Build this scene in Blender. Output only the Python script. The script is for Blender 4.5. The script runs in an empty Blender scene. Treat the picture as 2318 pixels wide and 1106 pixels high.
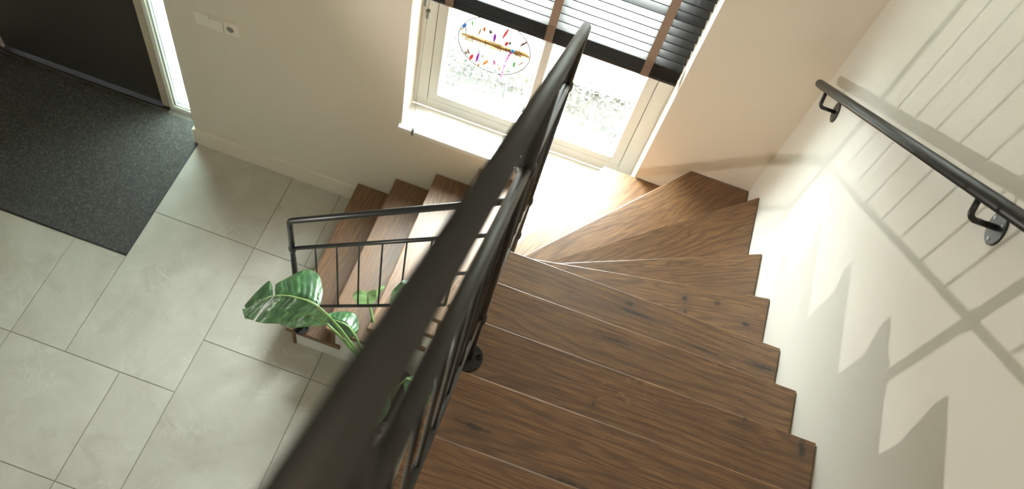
import bpy, bmesh, math, random
from mathutils import Vector, Matrix
random.seed(7)
sc = bpy.context.scene
COL = sc.collection
PI = math.pi

# ---------------------------------------------------------------- camera
cam_d = bpy.data.cameras.new('camera')
cam = bpy.data.objects.new('camera', cam_d)
COL.objects.link(cam)
Rw = [[0.9400315702133507, 0.3051582210156044, 0.15237817149714736],
      [0.34015880201500753, -0.8057780576299208, -0.4847821276139076],
      [-0.0251522645886494, 0.5075432809019776, -0.861259067643017]]
M = Matrix(((Rw[0][0], -Rw[1][0], -Rw[2][0], 2.02372),
            (Rw[0][1], -Rw[1][1], -Rw[2][1], -2.56456),
            (Rw[0][2], -Rw[1][2], -Rw[2][2], 4.47388), (0, 0, 0, 1)))
cam.matrix_world = M
cam_d.sensor_width = 36
cam_d.sensor_fit = 'HORIZONTAL'
cam_d.lens = 1996.0 * 36 / 2318
cam_d.shift_x = 19.61 / 2318
cam_d.shift_y = -7.66 / 2318
cam_d.clip_start = 0.05
cam_d.dof.use_dof = True
cam_d.dof.focus_distance = 2.6
cam_d.dof.aperture_fstop = 4.6
sc.camera = cam

# ---------------------------------------------------------------- world, lights, exposure
world = bpy.data.worlds.new('overcast_sky')
sc.world = world
world.use_nodes = True
wn = world.node_tree
wn.nodes['Background'].inputs['Color'].default_value = (0.96, 1.0, 0.98, 1)
wn.nodes['Background'].inputs['Strength'].default_value = 58.0
sc.view_settings.view_transform = 'Standard'
sc.view_settings.look = 'None'
sc.view_settings.gamma = 1
sc.view_settings.use_curve_mapping = False
sc.view_settings.exposure = 0.2
sc.cycles.use_denoising = True
sc.cycles.max_bounces = 10
sc.cycles.diffuse_bounces = 5
sc.cycles.transparent_max_bounces = 16

def area(name, loc, target, sx, sy, energy, color, portal=False, spread=PI):
    l = bpy.data.lights.new(name, 'AREA')
    l.shape = 'RECTANGLE'
    l.size = sx
    l.size_y = sy
    l.energy = energy
    l.color = color
    l.spread = spread
    if portal:
        l.cycles.is_portal = True
    o = bpy.data.objects.new(name, l)
    o.location = loc
    d = Vector(target) - Vector(loc)
    o.rotation_euler = d.to_track_quat('-Z', 'Y').to_euler()
    COL.objects.link(o)
    return o
area('window_portal', (1.8165, 0.30, 1.75), (1.8165, -1, 1.75), 1.17, 1.78, 1, (1, 1, 1), portal=True)
area('upper_window_portal', (2.13, 0.30, 3.5), (2.13, -1, 3.5), 1.17, 1.42, 1, (1, 1, 1), portal=True)
area('side_light_portal', (-0.11, 0.30, 1.15), (-0.11, -1, 1.15), 0.26, 2.3, 1, (1, 1, 1), portal=True)
# added warm fill from above, out of view; no lamp is known there
area('warm_fill', (1.9, -2.9, 5.3), (2.2, -1.6, 2.0), 0.9, 0.9, 13, (1.0, 0.78, 0.54))
# low lamp in the hall, left of the picture, that throws the railing's shadow on the right wall
pl = bpy.data.lights.new('hall_lamp', 'SPOT')
pl.spot_size = math.radians(84)
pl.spot_blend = 0.5
pl.energy = 135
pl.color = (1.0, 0.93, 0.84)
pl.shadow_soft_size = 0.012
plo = bpy.data.objects.new('hall_lamp', pl)
plo.location = (-0.55, -2.18, 1.56)
plo.rotation_euler = (Vector((2.9, -.9, 2.6)) - plo.location).to_track_quat('-Z', 'Y').to_euler()
COL.objects.link(plo)

# ---------------------------------------------------------------- numbers
H = 0.18477      # riser
G = 0.2204       # going
XR = 2.899       # right wall
X1 = 1.0077      # first nosing
YA = -1.1496     # nosing of tread 11
YL = -0.964      # open side of the lower flight
XL = 1.940       # open side of the upper flight
XN, YN = 1.981, -0.936    # newel
S = H / G

# ---------------------------------------------------------------- materials
class Nodes:
    def __init__(self, name):
        self.m = bpy.data.materials.new(name)
        self.m.use_nodes = True
        self.t = self.m.node_tree
        self.b = self.t.nodes['Principled BSDF']
        self.out = self.t.nodes['Material Output']
    def n(self, typ, **kw):
        nd = self.t.nodes.new(typ)
        for k, v in kw.items():
            setattr(nd, k, v)
        return nd
    def link(self, a, b):
        self.t.links.new(a, b)
    def val(self, sock, v):
        if hasattr(v, 'is_output'):
            self.link(v, sock)
        else:
            sock.default_value = v
    def math(self, op, a, b=None, c=None, clamp=False):
        nd = self.n('ShaderNodeMath', operation=op, use_clamp=clamp)
        self.val(nd.inputs[0], a)
        if b is not None: self.val(nd.inputs[1], b)
        if c is not None: self.val(nd.inputs[2], c)
        return nd.outputs[0]
    def noise(self, vec, scale, detail=3, rough=0.5, dist=0.0):
        nd = self.n('ShaderNodeTexNoise')
        self.link(vec, nd.inputs['Vector'])
        nd.inputs['Scale'].default_value = scale
        nd.inputs['Detail'].default_value = detail
        nd.inputs['Roughness'].default_value = rough
        nd.inputs['Distortion'].default_value = dist
        return nd.outputs['Fac']
    def mapping(self, vec, scale=(1, 1, 1), loc=(0, 0, 0)):
        nd = self.n('ShaderNodeMapping')
        self.link(vec, nd.inputs['Vector'])
        nd.inputs['Scale'].default_value = scale
        nd.inputs['Location'].default_value = loc
        return nd.outputs[0]
    def ramp(self, fac, stops):
        nd = self.n('ShaderNodeValToRGB')
        self.link(fac, nd.inputs[0])
        e = nd.color_ramp.elements
        while len(e) < len(stops): e.new(0.5)
        for i, (p, c) in enumerate(stops):
            e[i].position = p
            e[i].color = (c[0], c[1], c[2], 1)
        return nd.outputs[0]
    def mix(self, fac, a, b, mode='MIX'):
        nd = self.n('ShaderNodeMix', data_type='RGBA', blend_type=mode)
        self.val(nd.inputs[0], fac)
        self.val(nd.inputs[6], a if hasattr(a, 'is_output') else (a[0], a[1], a[2], 1))
        self.val(nd.inputs[7], b if hasattr(b, 'is_output') else (b[0], b[1], b[2], 1))
        return nd.outputs[2]
    def bump(self, h, strength=0.2, dist=0.002):
        nd = self.n('ShaderNodeBump')
        nd.inputs['Strength'].default_value = strength
        nd.inputs['Distance'].default_value = dist
        self.link(h, nd.inputs['Height'])
        self.link(nd.outputs[0], self.b.inputs['Normal'])
    def pos(self):
        return self.n('ShaderNodeNewGeometry').outputs['Position']
    def uv(self):
        return self.n('ShaderNodeTexCoord').outputs['UV']
    def base(self, c):
        self.val(self.b.inputs['Base Color'], c if hasattr(c, 'is_output') else (c[0], c[1], c[2], 1))
    def rough(self, r):
        self.val(self.b.inputs['Roughness'], r)

def simple(name, col, rough=0.5, metal=0.0, spec=0.5, var=0.0, vscale=20, bump=0.0, bscale=200):
    k = Nodes(name)
    if var > 0:
        f = k.noise(k.pos(), vscale, 4)
        k.base(k.mix(f, tuple(c * (1 - var) for c in col), tuple(min(1, c * (1 + var)) for c in col)))
    else:
        k.base(col)
    k.rough(rough)
    k.b.inputs['Metallic'].default_value = metal
    k.b.inputs['Specular IOR Level'].default_value = spec
    if bump > 0:
        k.bump(k.noise(k.pos(), bscale, 2), bump, 0.001)
    return k.m

def wall_paint(name, col):
    k = Nodes(name)
    f = k.noise(k.pos(), 1.7, 4)
    g = k.noise(k.pos(), 9.0, 5, 0.65)
    c = k.mix(f, tuple(v * 0.97 for v in col), col)
    c = k.mix(k.math('MULTIPLY', k.math('GREATER_THAN', g, 0.715), 0.10), c, (0.35, 0.33, 0.29))
    k.base(c)
    k.rough(0.6)
    k.b.inputs['Specular IOR Level'].default_value = 0.3
    k.bump(k.noise(k.pos(), 260, 2), 0.06, 0.001)
    return k.m

KNOTS = [  # x, y, z, half length along the grain, half width
    (2.398, -1.185, 2.033, .012, .007), (2.602, -.986, 1.848, .009, .008), (2.718, -.959, 1.848, .010, .007),
    (2.425, -1.211, 2.033, .055, .0045), (2.849, -1.237, 2.033, .045, .0055), (2.704, -1.571, 2.402, .007, .024),
    (2.861, -1.623, 2.402, .008, .020), (2.829, -.999, 1.848, .012, .006), (2.646, -1.250, 2.033, .060, .0025),
    (2.357, -1.418, 2.217, .05, .003), (2.05, -1.926, 2.587, .030, .005), (2.291, -1.972, 2.587, .045, .004),
    (2.615, -1.035, 1.848, .006, .005), (2.32, -1.70, 2.402, .004, .004)]

def oak(name, knots=True):
    k = Nodes(name)
    uv = k.uv()
    warp = k.noise(k.mapping(uv, (0.9, 6.0, 1)), 1.0, 4, 0.5, 0.5)
    blot = k.noise(k.mapping(uv, (2.2, 5.0, 1), (3.1, 1.7, 0)), 1.0, 3)
    fib = k.noise(k.mapping(uv, (9, 420, 1)), 1.0, 3, 0.6)
    fib2 = k.noise(k.mapping(uv, (26, 900, 1), (5, 2, 0)), 1.0, 2, 0.6)
    sep = k.n('ShaderNodeSeparateXYZ')
    k.link(uv, sep.inputs[0])
    ph = k.math('MULTIPLY_ADD', sep.outputs[1], 250.0, k.math('MULTIPLY', warp, 85.0))
    ring = k.math('SINE', ph)
    ring = k.math('POWER', k.math('MULTIPLY_ADD', ring, 0.5, 0.5), 2.2)
    # medullary flecks
    fl = k.noise(k.mapping(uv, (34, 60, 1), (1, 8, 0)), 1.0, 2, 0.5, 1.5)
    flm = k.noise(k.mapping(uv, (3.0, 6.0, 1), (9, 4, 0)), 1.0, 1)
    fleck = k.math('MULTIPLY', k.math('MULTIPLY_ADD', fl, 12.0, -7.4, clamp=True), k.math('MULTIPLY_ADD', flm, 6.0, -3.1, clamp=True))
    base = k.mix(blot, (0.24, 0.094, 0.024), (0.70, 0.37, 0.128))
    inf = k.n('ShaderNodeObjectInfo')
    base = k.mix(k.math('MULTIPLY', inf.outputs['Random'], 0.5), base, (0.55, 0.30, 0.115))
    base = k.mix(k.math('MULTIPLY', ring, 0.5), base, (0.070, 0.025, 0.008))
    base = k.mix(k.math('MULTIPLY_ADD', fib, 2.6, -1.05, clamp=True), k.mix(0.80, base, (0.045, 0.016, 0.005)), base)
    base = k.mix(k.math('MULTIPLY_ADD', fib2, 2.0, -0.85, clamp=True), k.mix(0.25, base, (0.05, 0.02, 0.01)), base)
    base = k.mix(k.math('MULTIPLY', fleck, 0.55), base, (0.33, 0.17, 0.075))
    crack = None
    if knots:
        p = k.pos()
        wob = k.n('ShaderNodeTexNoise')
        k.link(p, wob.inputs['Vector'])
        wob.inputs['Scale'].default_value = 60
        for i, (x, y, z, a, b) in enumerate(KNOTS):
            s1 = k.n('ShaderNodeVectorMath', operation='SUBTRACT')
            k.link(p, s1.inputs[0])
            s1.inputs[1].default_value = (x, y, z)
            s2 = k.n('ShaderNodeVectorMath', operation='MULTIPLY')
            k.link(s1.outputs[0], s2.inputs[0])
            s2.inputs[1].default_value = (.8 / a, .7 / b, 25)
            s3 = k.n('ShaderNodeVectorMath', operation='LENGTH')
            k.link(s2.outputs[0], s3.inputs[0])
            d = k.math('MULTIPLY_ADD', wob.outputs['Fac'], 1.6, s3.outputs['Value'])
            m_ = k.math('MULTIPLY_ADD', d, -1.3, 2.6, clamp=True)
            halo = k.math('MULTIPLY', k.math('MULTIPLY_ADD', s3.outputs['Value'], -0.22, 1.0, clamp=True), 0.45)
            base = k.mix(halo, base, (0.085, 0.036, 0.016))
            base = k.mix(k.math('MULTIPLY', m_, 0.92), base, (0.012, 0.007, 0.005))
    k.base(base)
    k.rough(k.math('MULTIPLY_ADD', fib, 0.14, 0.37))
    k.b.inputs['Specular IOR Level'].default_value = 1.0
    k.bump(k.math('ADD', fib, k.math('MULTIPLY', ring, 0.3)), 0.22, 0.0015)
    return k.m

def stone(name):
    k = Nodes(name)
    inf = k.n('ShaderNodeObjectInfo')
    off = k.n('ShaderNodeVectorMath', operation='ADD')
    k.link(k.pos(), off.inputs[0])
    sc_ = k.n('ShaderNodeVectorMath', operation='SCALE')
    k.link(inf.outputs['Location'], sc_.inputs[0])
    cmb = k.n('ShaderNodeCombineXYZ')
    k.link(k.math('MULTIPLY', inf.outputs['Random'], 37.0), cmb.inputs[0])
    k.link(k.math('MULTIPLY', inf.outputs['Random'], 91.0), cmb.inputs[1])
    k.link(cmb.outputs[0], off.inputs[1])
    v = off.outputs[0]
    a = k.noise(v, 2.2, 6, 0.6, 0.8)
    b = k.noise(v, 9.0, 5, 0.6, 0.5)
    c = k.noise(v, 70.0, 3, 0.6)
    col = k.mix(a, (0.34, 0.32, 0.27), (0.78, 0.78, 0.73))
    col = k.mix(k.math('MULTIPLY', b, 0.4), col, (0.50, 0.47, 0.40))
    vein = k.math('ABSOLUTE', k.math('SUBTRACT', k.noise(v, 3.3, 5, 0.62, 1.2), 0.5))
    vm = k.math('MULTIPLY_ADD', vein, -45.0, 1.0, clamp=True)
    vm = k.math('MULTIPLY', vm, k.math('MULTIPLY_ADD', k.noise(v, 2.7, 2), 5.0, -2.4, clamp=True))
    dk = k.math('MULTIPLY_ADD', k.noise(v, 5.5, 6, 0.68, 0.6), 5.0, -2.7, clamp=True)
    col = k.mix(k.math('MULTIPLY', dk, 0.38), col, (0.30, 0.27, 0.21))
    col = k.mix(k.math('MULTIPLY', vm, 0.45), col, (0.72, 0.71, 0.66))
    pit = k.math('MULTIPLY_ADD', c, 9.0, -5.9, clamp=True)
    pm = k.math('MULTIPLY_ADD', k.noise(v, 4.0, 3, 0.6), 7.0, -4.0, clamp=True)
    col = k.mix(k.math('MULTIPLY', k.math('MULTIPLY', pit, pm), 0.8), col, (0.20, 0.17, 0.13))
    col = k.mix(k.math('MULTIPLY', inf.outputs['Random'], 0.12), col, (0.40, 0.39, 0.34))
    k.base(col)
    k.rough(k.math('MULTIPLY_ADD', b, 0.15, 0.36))
    k.b.inputs['Specular IOR Level'].default_value = 0.4
    k.bump(k.math('ADD', b, k.math('MULTIPLY', c, 0.3)), 0.08, 0.002)
    return k.m

def carpet(name):
    k = Nodes(name)
    v = k.pos()
    a = k.noise(v, 420, 2, 0.6)
    b = k.noise(v, 90, 3, 0.6)
    f = k.math('MULTIPLY_ADD', a, 0.7, k.math('MULTIPLY', b, 0.3))
    col = k.ramp(f, [(0.35, (0.015, 0.0145, 0.014)), (0.55, (0.055, 0.0525, 0.049)), (0.70, (0.23, 0.22, 0.205))])
    k.base(col)
    k.rough(0.95)
    k.b.inputs['Specular IOR Level'].default_value = 0.15
    k.bump(f, 0.8, 0.004)
    return k.m

def glass(name, tint=(0.94, 0.97, 0.96)):
    k = Nodes(name)
    tr = k.n('ShaderNodeBsdfTransparent')
    tr.inputs[0].default_value = (*tint, 1)
    gl = k.n('ShaderNodeBsdfGlossy')
    gl.inputs['Roughness'].default_value = 0.0
    lw = k.n('ShaderNodeLayerWeight')
    lw.inputs['Blend'].default_value = 0.5
    mx = k.n('ShaderNodeMixShader')
    k.link(k.math('MULTIPLY_ADD', k.math('POWER', lw.outputs['Facing'], 5.0), 0.96, 0.04, clamp=True), mx.inputs[0])
    k.link(tr.outputs[0], mx.inputs[1])
    k.link(gl.outputs[0], mx.inputs[2])
    k.link(mx.outputs[0], k.out.inputs['Surface'])
    return k.m

def frosted(name):
    k = Nodes(name)
    tl = k.n('ShaderNodeBsdfRefraction')
    tl.inputs['Color'].default_value = (0.80, 0.90, 0.866, 1)
    tl.inputs['Roughness'].default_value = 0.45
    tl.inputs['IOR'].default_value = 1.03
    df = k.n('ShaderNodeBsdfPrincipled')
    df.inputs['Base Color'].default_value = (0.7, 0.75, 0.73, 1)
    df.inputs['Roughness'].default_value = 0.35
    mx = k.n('ShaderNodeMixShader')
    mx.inputs[0].default_value = 0.2
    k.link(tl.outputs[0], mx.inputs[1])
    k.link(df.outputs[0], mx.inputs[2])
    k.link(mx.outputs[0], k.out.inputs['Surface'])
    return k.m

def sheer(name, col):
    k = Nodes(name)
    tl = k.n('ShaderNodeBsdfTranslucent')
    tl.inputs[0].default_value = (*col, 1)
    k.base((0.6, 0.6, 0.56))
    k.rough(0.9)
    mx = k.n('ShaderNodeMixShader')
    mx.inputs[0].default_value = 0.8
    k.link(k.b.outputs[0], mx.inputs[1])
    k.link(tl.outputs[0], mx.inputs[2])
    k.link(mx.outputs[0], k.out.inputs['Surface'])
    return k.m

def leaf_mat(name, dark, light, thin=0.35):
    k = Nodes(name)
    uv = k.uv()
    sep = k.n('ShaderNodeSeparateXYZ')
    k.link(uv, sep.inputs[0])
    w = k.noise(uv, 3.0, 2)
    st = k.math('SINE', k.math('MULTIPLY_ADD', sep.outputs[0], 95.0, k.math('MULTIPLY', w, 9.0)))
    st2 = k.math('SINE', k.math('MULTIPLY_ADD', sep.outputs[0], 260.0, k.math('MULTIPLY', w, 14.0)))
    rib = k.math('POWER', k.math('MULTIPLY_ADD', st, 0.5, 0.5), 2.5)
    rib2 = k.math('MULTIPLY_ADD', st2, 0.5, 0.5)
    f = k.math('ADD', k.math('MULTIPLY', rib, 0.5), k.math('MULTIPLY', rib2, 0.25))
    f = k.math('ADD', f, k.math('MULTIPLY', k.noise(uv, 6.0, 3), 0.35), clamp=True)
    col = k.mix(f, dark, light)
    edge = k.math('MULTIPLY_ADD', k.math('ABSOLUTE', sep.outputs[1]), 30.0, -29.0, clamp=True)
    col = k.mix(edge, col, (0.10, 0.09, 0.03))
    k.base(col)
    k.rough(0.40)
    k.b.inputs['Specular IOR Level'].default_value = 0.5
    k.b.inputs['Coat Weight'].default_value = 0.15
    k.bump(k.math('ADD', rib, k.math('MULTIPLY', rib2, 0.3)), 0.55, 0.004)
    tl = k.n('ShaderNodeBsdfTranslucent')
    k.link(k.mix(0.4, col, (0.34, 0.50, 0.20)), tl.inputs[0])
    mx = k.n('ShaderNodeMixShader')
    mx.inputs[0].default_value = thin
    k.link(k.b.outputs[0], mx.inputs[1])
    k.link(tl.outputs[0], mx.inputs[2])
    k.link(mx.outputs[0], k.out.inputs['Surface'])
    return k.m

MT = dict(
    wall=wall_paint('wall_paint_cream', (0.80, 0.735, 0.63)),
    skirt=simple('cream_satin_baseboard', (0.83, 0.765, 0.66), 0.4),
    wall_r=wall_paint('wall_paint_white', (0.82, 0.80, 0.74)),
    ceil=simple('ceiling_white', (0.82, 0.80, 0.76), 0.8),
    white=simple('satin_white_paint', (0.78, 0.77, 0.73), 0.4, var=0.02),
    frame=simple('window_frame_white', (0.66, 0.66, 0.62), 0.35, var=0.02),
    sill=simple('sill_white', (0.84, 0.84, 0.81), 0.3),
    beige=simple('door_frame_beige', (0.48, 0.40, 0.31), 0.45, var=0.03),
    oak=oak('brown_oiled_oak'),
    oak2=oak('brown_oiled_oak_riser', False),
    stone=stone('beige_grey_stone_tile'),
    grout=simple('grey_grout', (0.23, 0.22, 0.19), 0.9, var=0.15, vscale=40),
    carpet=carpet('charcoal_entrance_matting'),
    mat_edge=simple('mat_edge_rubber', (0.012, 0.012, 0.013), 0.6),
    rail=simple('black_powder_coat', (0.011, 0.0125, 0.0125), 0.40, spec=0.6, bump=0.02, bscale=900),
    bolt=simple('black_steel_bolt', (0.02, 0.02, 0.02), 0.22, 0.6),
    screw=simple('steel_screw', (0.35, 0.36, 0.35), 0.3, 0.9),
    slat=simple('black_lacquered_slat', (0.014, 0.013, 0.012), 0.50, spec=0.36, bump=0.03, bscale=160),
    tape=simple('taupe_ladder_tape', (0.30, 0.205, 0.155), 0.85, var=0.12, vscale=700),
    cord=simple('grey_cord', (0.16, 0.16, 0.14), 0.8),
    tassel=simple('grey_plastic_tassel', (0.17, 0.18, 0.16), 0.4),
    door=simple('dark_grey_door_paint', (0.040, 0.038, 0.033), 0.5, var=0.05, vscale=3),
    black=simple('black_rubber', (0.010, 0.010, 0.010), 0.5),
    alu=simple('aluminium_strip', (0.16, 0.145, 0.12), 0.4, 0.8),
    plastic=simple('white_switch_plastic', (0.90, 0.85, 0.76), 0.35),
    recess_shade=simple('painted_recess_shade', (0.03, 0.026, 0.022), 0.6),  # dark colour painted for the shade in gaps and pin holes
    glass=glass('window_glass'),
    frost=frosted('frosted_glass'),
    dimmer=sheer('sheer_dimming_sheet', (0.48, 0.48, 0.46)),
    spacer=simple('glazing_spacer', (0.42, 0.45, 0.43), 0.4, 0.5),
    leaf=leaf_mat('glossy_green_leaf', (0.010, 0.048, 0.018), (0.085, 0.205, 0.078), 0.12),
    leaf_b=leaf_mat('backlit_young_leaf', (0.13, 0.24, 0.09), (0.25, 0.39, 0.18), 0.4),  # paler green than the other leaves, its backlight put into the colour
    rib=simple('pale_green_midrib', (0.27, 0.40, 0.15), 0.4),
    stem=simple('green_leaf_stalk', (0.15, 0.27, 0.08), 0.4, var=0.15, vscale=25),
    pot=simple('dark_glazed_pot', (0.022, 0.022, 0.021), 0.35),
    soil=simple('potting_soil', (0.022, 0.015, 0.010), 0.95, var=0.4, vscale=60, bump=0.8, bscale=90),
    wire=simple('dark_wire', (0.05, 0.045, 0.035), 0.5, 0.5),
    straw=simple('dry_straw', (0.42, 0.27, 0.09), 0.7, var=0.35, vscale=90),
    paving=simple('outdoor_paving', (0.078, 0.078, 0.075), 0.8, var=0.04),
    kerb=simple('grey_stone_kerb', (0.03, 0.029, 0.027), 0.8, var=0.1),
)
FEATH = dict(red=(0.62, 0.02, 0.03), purple=(0.26, 0.02, 0.50), blue=(0.03, 0.16, 0.50), green=(0.06, 0.36, 0.04),
             orange=(0.72, 0.17, 0.01), pink=(0.62, 0.03, 0.18), grey=(0.14, 0.13, 0.11), tan=(0.30, 0.21, 0.09),
             brown=(0.16, 0.07, 0.03), magenta=(0.45, 0.02, 0.22))
for n_, c_ in FEATH.items():
    MT['dye_' + n_] = simple('dyed_' + n_, c_, 0.7, var=0.15, vscale=150)

# ---------------------------------------------------------------- geometry helpers
def link(name, me, mat, parent=None, smooth=False):
    o = bpy.data.objects.new(name, me)
    COL.objects.link(o)
    if mat is not None: me.materials.append(mat)
    if smooth:
        for p in me.polygons: p.use_smooth = True
    if parent is not None: o.parent = parent
    return o
def bm_obj(name, bm, mat, parent=None, smooth=False):
    me = bpy.data.meshes.new(name)
    bmesh.ops.recalc_face_normals(bm, faces=bm.faces)
    bm.to_mesh(me)
    bm.free()
    return link(name, me, mat, parent, smooth)
def add_box(bm, a, b, bevel=0.0):
    x0, x1 = sorted((a[0], b[0])); y0, y1 = sorted((a[1], b[1])); z0, z1 = sorted((a[2], b[2]))
    vs = [bm.verts.new(p) for p in ((x0, y0, z0), (x1, y0, z0), (x1, y1, z0), (x0, y1, z0),
                                    (x0, y0, z1), (x1, y0, z1), (x1, y1, z1), (x0, y1, z1))]
    fs = [bm.faces.new([vs[i] for i in f]) for f in ((3, 2, 1, 0), (4, 5, 6, 7), (0, 1, 5, 4), (1, 2, 6, 5), (2, 3, 7, 6), (3, 0, 4, 7))]
    if bevel > 0:
        es = list({e for f in fs for e in f.edges})
        bmesh.ops.bevel(bm, geom=es, offset=bevel, segments=2, affect='EDGES', profile=0.5)
def box(name, a, b, mat, parent=None, bevel=0.0):
    bm = bmesh.new()
    add_box(bm, a, b, bevel)
    return bm_obj(name, bm, mat, parent)
def add_prism(bm, poly, z0, z1, bevel=0.0):
    lo = [bm.verts.new((p[0], p[1], z0)) for p in poly]
    hi = [bm.verts.new((p[0], p[1], z1)) for p in poly]
    n = len(poly)
    bm.faces.new(lo[::-1])
    top = bm.faces.new(hi)
    for i in range(n):
        bm.faces.new((lo[i], lo[(i + 1) % n], hi[(i + 1) % n], hi[i]))
    if bevel > 0:
        bmesh.ops.bevel(bm, geom=list(top.edges), offset=bevel, segments=2, affect='EDGES', profile=0.5)
def add_tube(bm, pts, r, n=20, caps=True):
    pts = [Vector(p) for p in pts]
    rs = r if isinstance(r, (list, tuple)) else [r] * len(pts)
    t0 = (pts[1] - pts[0]).normalized()
    up = Vector((0, 0, 1)) if abs(t0.z) < 0.9 else Vector((1, 0, 0))
    nrm = (up - t0 * up.dot(t0)).normalized()
    rings = []
    for i, p in enumerate(pts):
        if i == 0: t = t0
        elif i == len(pts) - 1: t = (pts[i] - pts[i - 1]).normalized()
        else: t = ((pts[i] - pts[i - 1]).normalized() + (pts[i + 1] - pts[i]).normalized()).normalized()
        nrm = (nrm - t * nrm.dot(t)).normalized()
        b = t.cross(nrm)
        rings.append([bm.verts.new(p + (nrm * math.cos(2 * PI * k / n) + b * math.sin(2 * PI * k / n)) * rs[i]) for k in range(n)])
    for a, b in zip(rings, rings[1:]):
        for k in range(n):
            f = bm.faces.new((a[k], a[(k + 1) % n], b[(k + 1) % n], b[k]))
            f.smooth = True
    if caps:
        bm.faces.new(rings[0][::-1])
        bm.faces.new(rings[-1])
def tube(name, pts, r, mat, parent=None, n=20):
    bm = bmesh.new()
    add_tube(bm, pts, r, n)
    return bm_obj(name, bm, mat, parent)
def fillet(pts, r, seg=8):
    pts = [Vector(p) for p in pts]
    out = [pts[0]]
    for a, p, b in zip(pts, pts[1:], pts[2:]):
        d1 = (a - p).normalized(); d2 = (b - p).normalized()
        ang = d1.angle(d2)
        L = r / math.tan(ang / 2)
        c = p + (d1 + d2).normalized() * (r / math.sin(ang / 2))
        s = p + d1 * L; e = p + d2 * L
        v1 = (s - c).normalized(); v2 = (e - c).normalized()
        for i in range(seg + 1):
            out.append(c + v1.slerp(v2, i / seg) * r)
    out.append(pts[-1])
    return out
def add_lathe(bm, prof, center=(0, 0, 0), n=32, axis=None):
    c = Vector(center)
    q = Vector((0, 0, 1)).rotation_difference(Vector(axis)) if axis else None
    rings = []
    for r, z in prof:
        ring = []
        for k in range(n):
            v = Vector((r * math.cos(2 * PI * k / n), r * math.sin(2 * PI * k / n), z))
            if q: v = q @ v
            ring.append(bm.verts.new(c + v))
        rings.append(ring)
    for a, b in zip(rings, rings[1:]):
        for k in range(n):
            f = bm.faces.new((a[k], a[(k + 1) % n], b[(k + 1) % n], b[k]))
    bm.faces.new(rings[0][::-1]); bm.faces.new(rings[-1])
def lathe(name, prof, center, mat, parent=None, n=32, axis=None, smooth=False):
    bm = bmesh.new()
    add_lathe(bm, prof, center, n, axis)
    o = bm_obj(name, bm, mat, parent)
    if smooth:
        for p in o.data.polygons: p.use_smooth = len(p.vertices) == 4
    return o
def empty(name, loc=(0, 0, 0)):
    o = bpy.data.objects.new(name, None)
    COL.objects.link(o)
    o.location = loc
    return o
def keep(parent, objs=None):
    """children were built in world coordinates: cancel the parent's offset"""
    bpy.context.view_layer.update()
    inv = parent.matrix_world.inverted()
    for c in parent.children:
        c.matrix_parent_inverse = inv
def tag(o, label=None, cat=None, group=None, kind=None):
    if label: o['label'] = label
    if cat: o['category'] = cat
    if group: o['group'] = group
    if kind: o['kind'] = kind
    return o
def struct(o, label=None, cat=None):
    return tag(o, label, cat, kind='structure')
def ring_bm(x0, x1, z0, z1, w, y0, y1, wi=None, bevel=0.002):
    """rectangular frame in the xz plane"""
    bm = bmesh.new()
    add_box(bm, (x0, y0, z0), (x0 + w, y1, z1), bevel)
    add_box(bm, (x1 - w, y0, z0), (x1, y1, z1), bevel)
    add_box(bm, (x0 + w, y0, z0), (x1 - w, y1, z0 + w), bevel)
    add_box(bm, (x0 + w, y0, z1 - w), (x1 - w, y1, z1), bevel)
    return bm

# ================================================================ the setting
WX0, WX1, WZ0, WZ1 = 1.233, 2.400, 0.872, 2.52     # window opening
DX0 = -1.42                                          # left side of the door opening
UX0, UX1, UZ0, UZ1 = 1.55, 2.71, 2.80, 4.20                                # window of the upper floor, above the first one
FY = 0.1527                                          # inner face of the window and door frames
bm = bmesh.new()
for a, b in (((-2.75, 0, -.12), (DX0, .30, 5.5)), ((DX0, 0, 2.36), (0, .30, 5.5)), ((0, 0, -.12), (WX0, .30, 5.5)),
             ((WX0, 0, -.12), (WX1, .30, WZ0 - .03)), ((WX0, 0, WZ1), (WX1, .30, UZ0)), ((WX0, 0, UZ0), (UX0, .30, UZ1)), ((UX1, 0, UZ0), (3.05, .30, UZ1)),
             ((WX0, 0, UZ1), (3.05, .30, 5.5)), ((WX1, 0, -.12), (3.05, .30, UZ0))):
    add_box(bm, a, b)
struct(bm_obj('wall_back', bm, MT['wall']), 'cream plaster wall around the window and the front door')
struct(box('wall_right', (XR, -4.6, -.12), (3.05, 0, 5.5), MT['wall_r']), 'white plaster wall beside the stairs that carries the black handrail')
struct(box('wall_left', (-2.75, -4.6, -.12), (-2.6, 0, 5.5), MT['wall_r']), 'white plaster wall on the far left of the hall')
struct(box('wall_front', (-2.75, -4.75, -.12), (3.05, -4.6, 5.5), MT['wall_r']), 'white plaster wall behind the viewer')
struct(box('ceiling', (-2.75, -4.75, 5.5), (3.05, .30, 5.6), MT['ceil']), 'white ceiling over the stairwell')
struct(box('floor_upper', (XL + .02, -4.6, 16 * H - .26), (XR, -2.252, 16 * H), MT['oak2']), 'oak landing at the top of the stairs')
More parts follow.
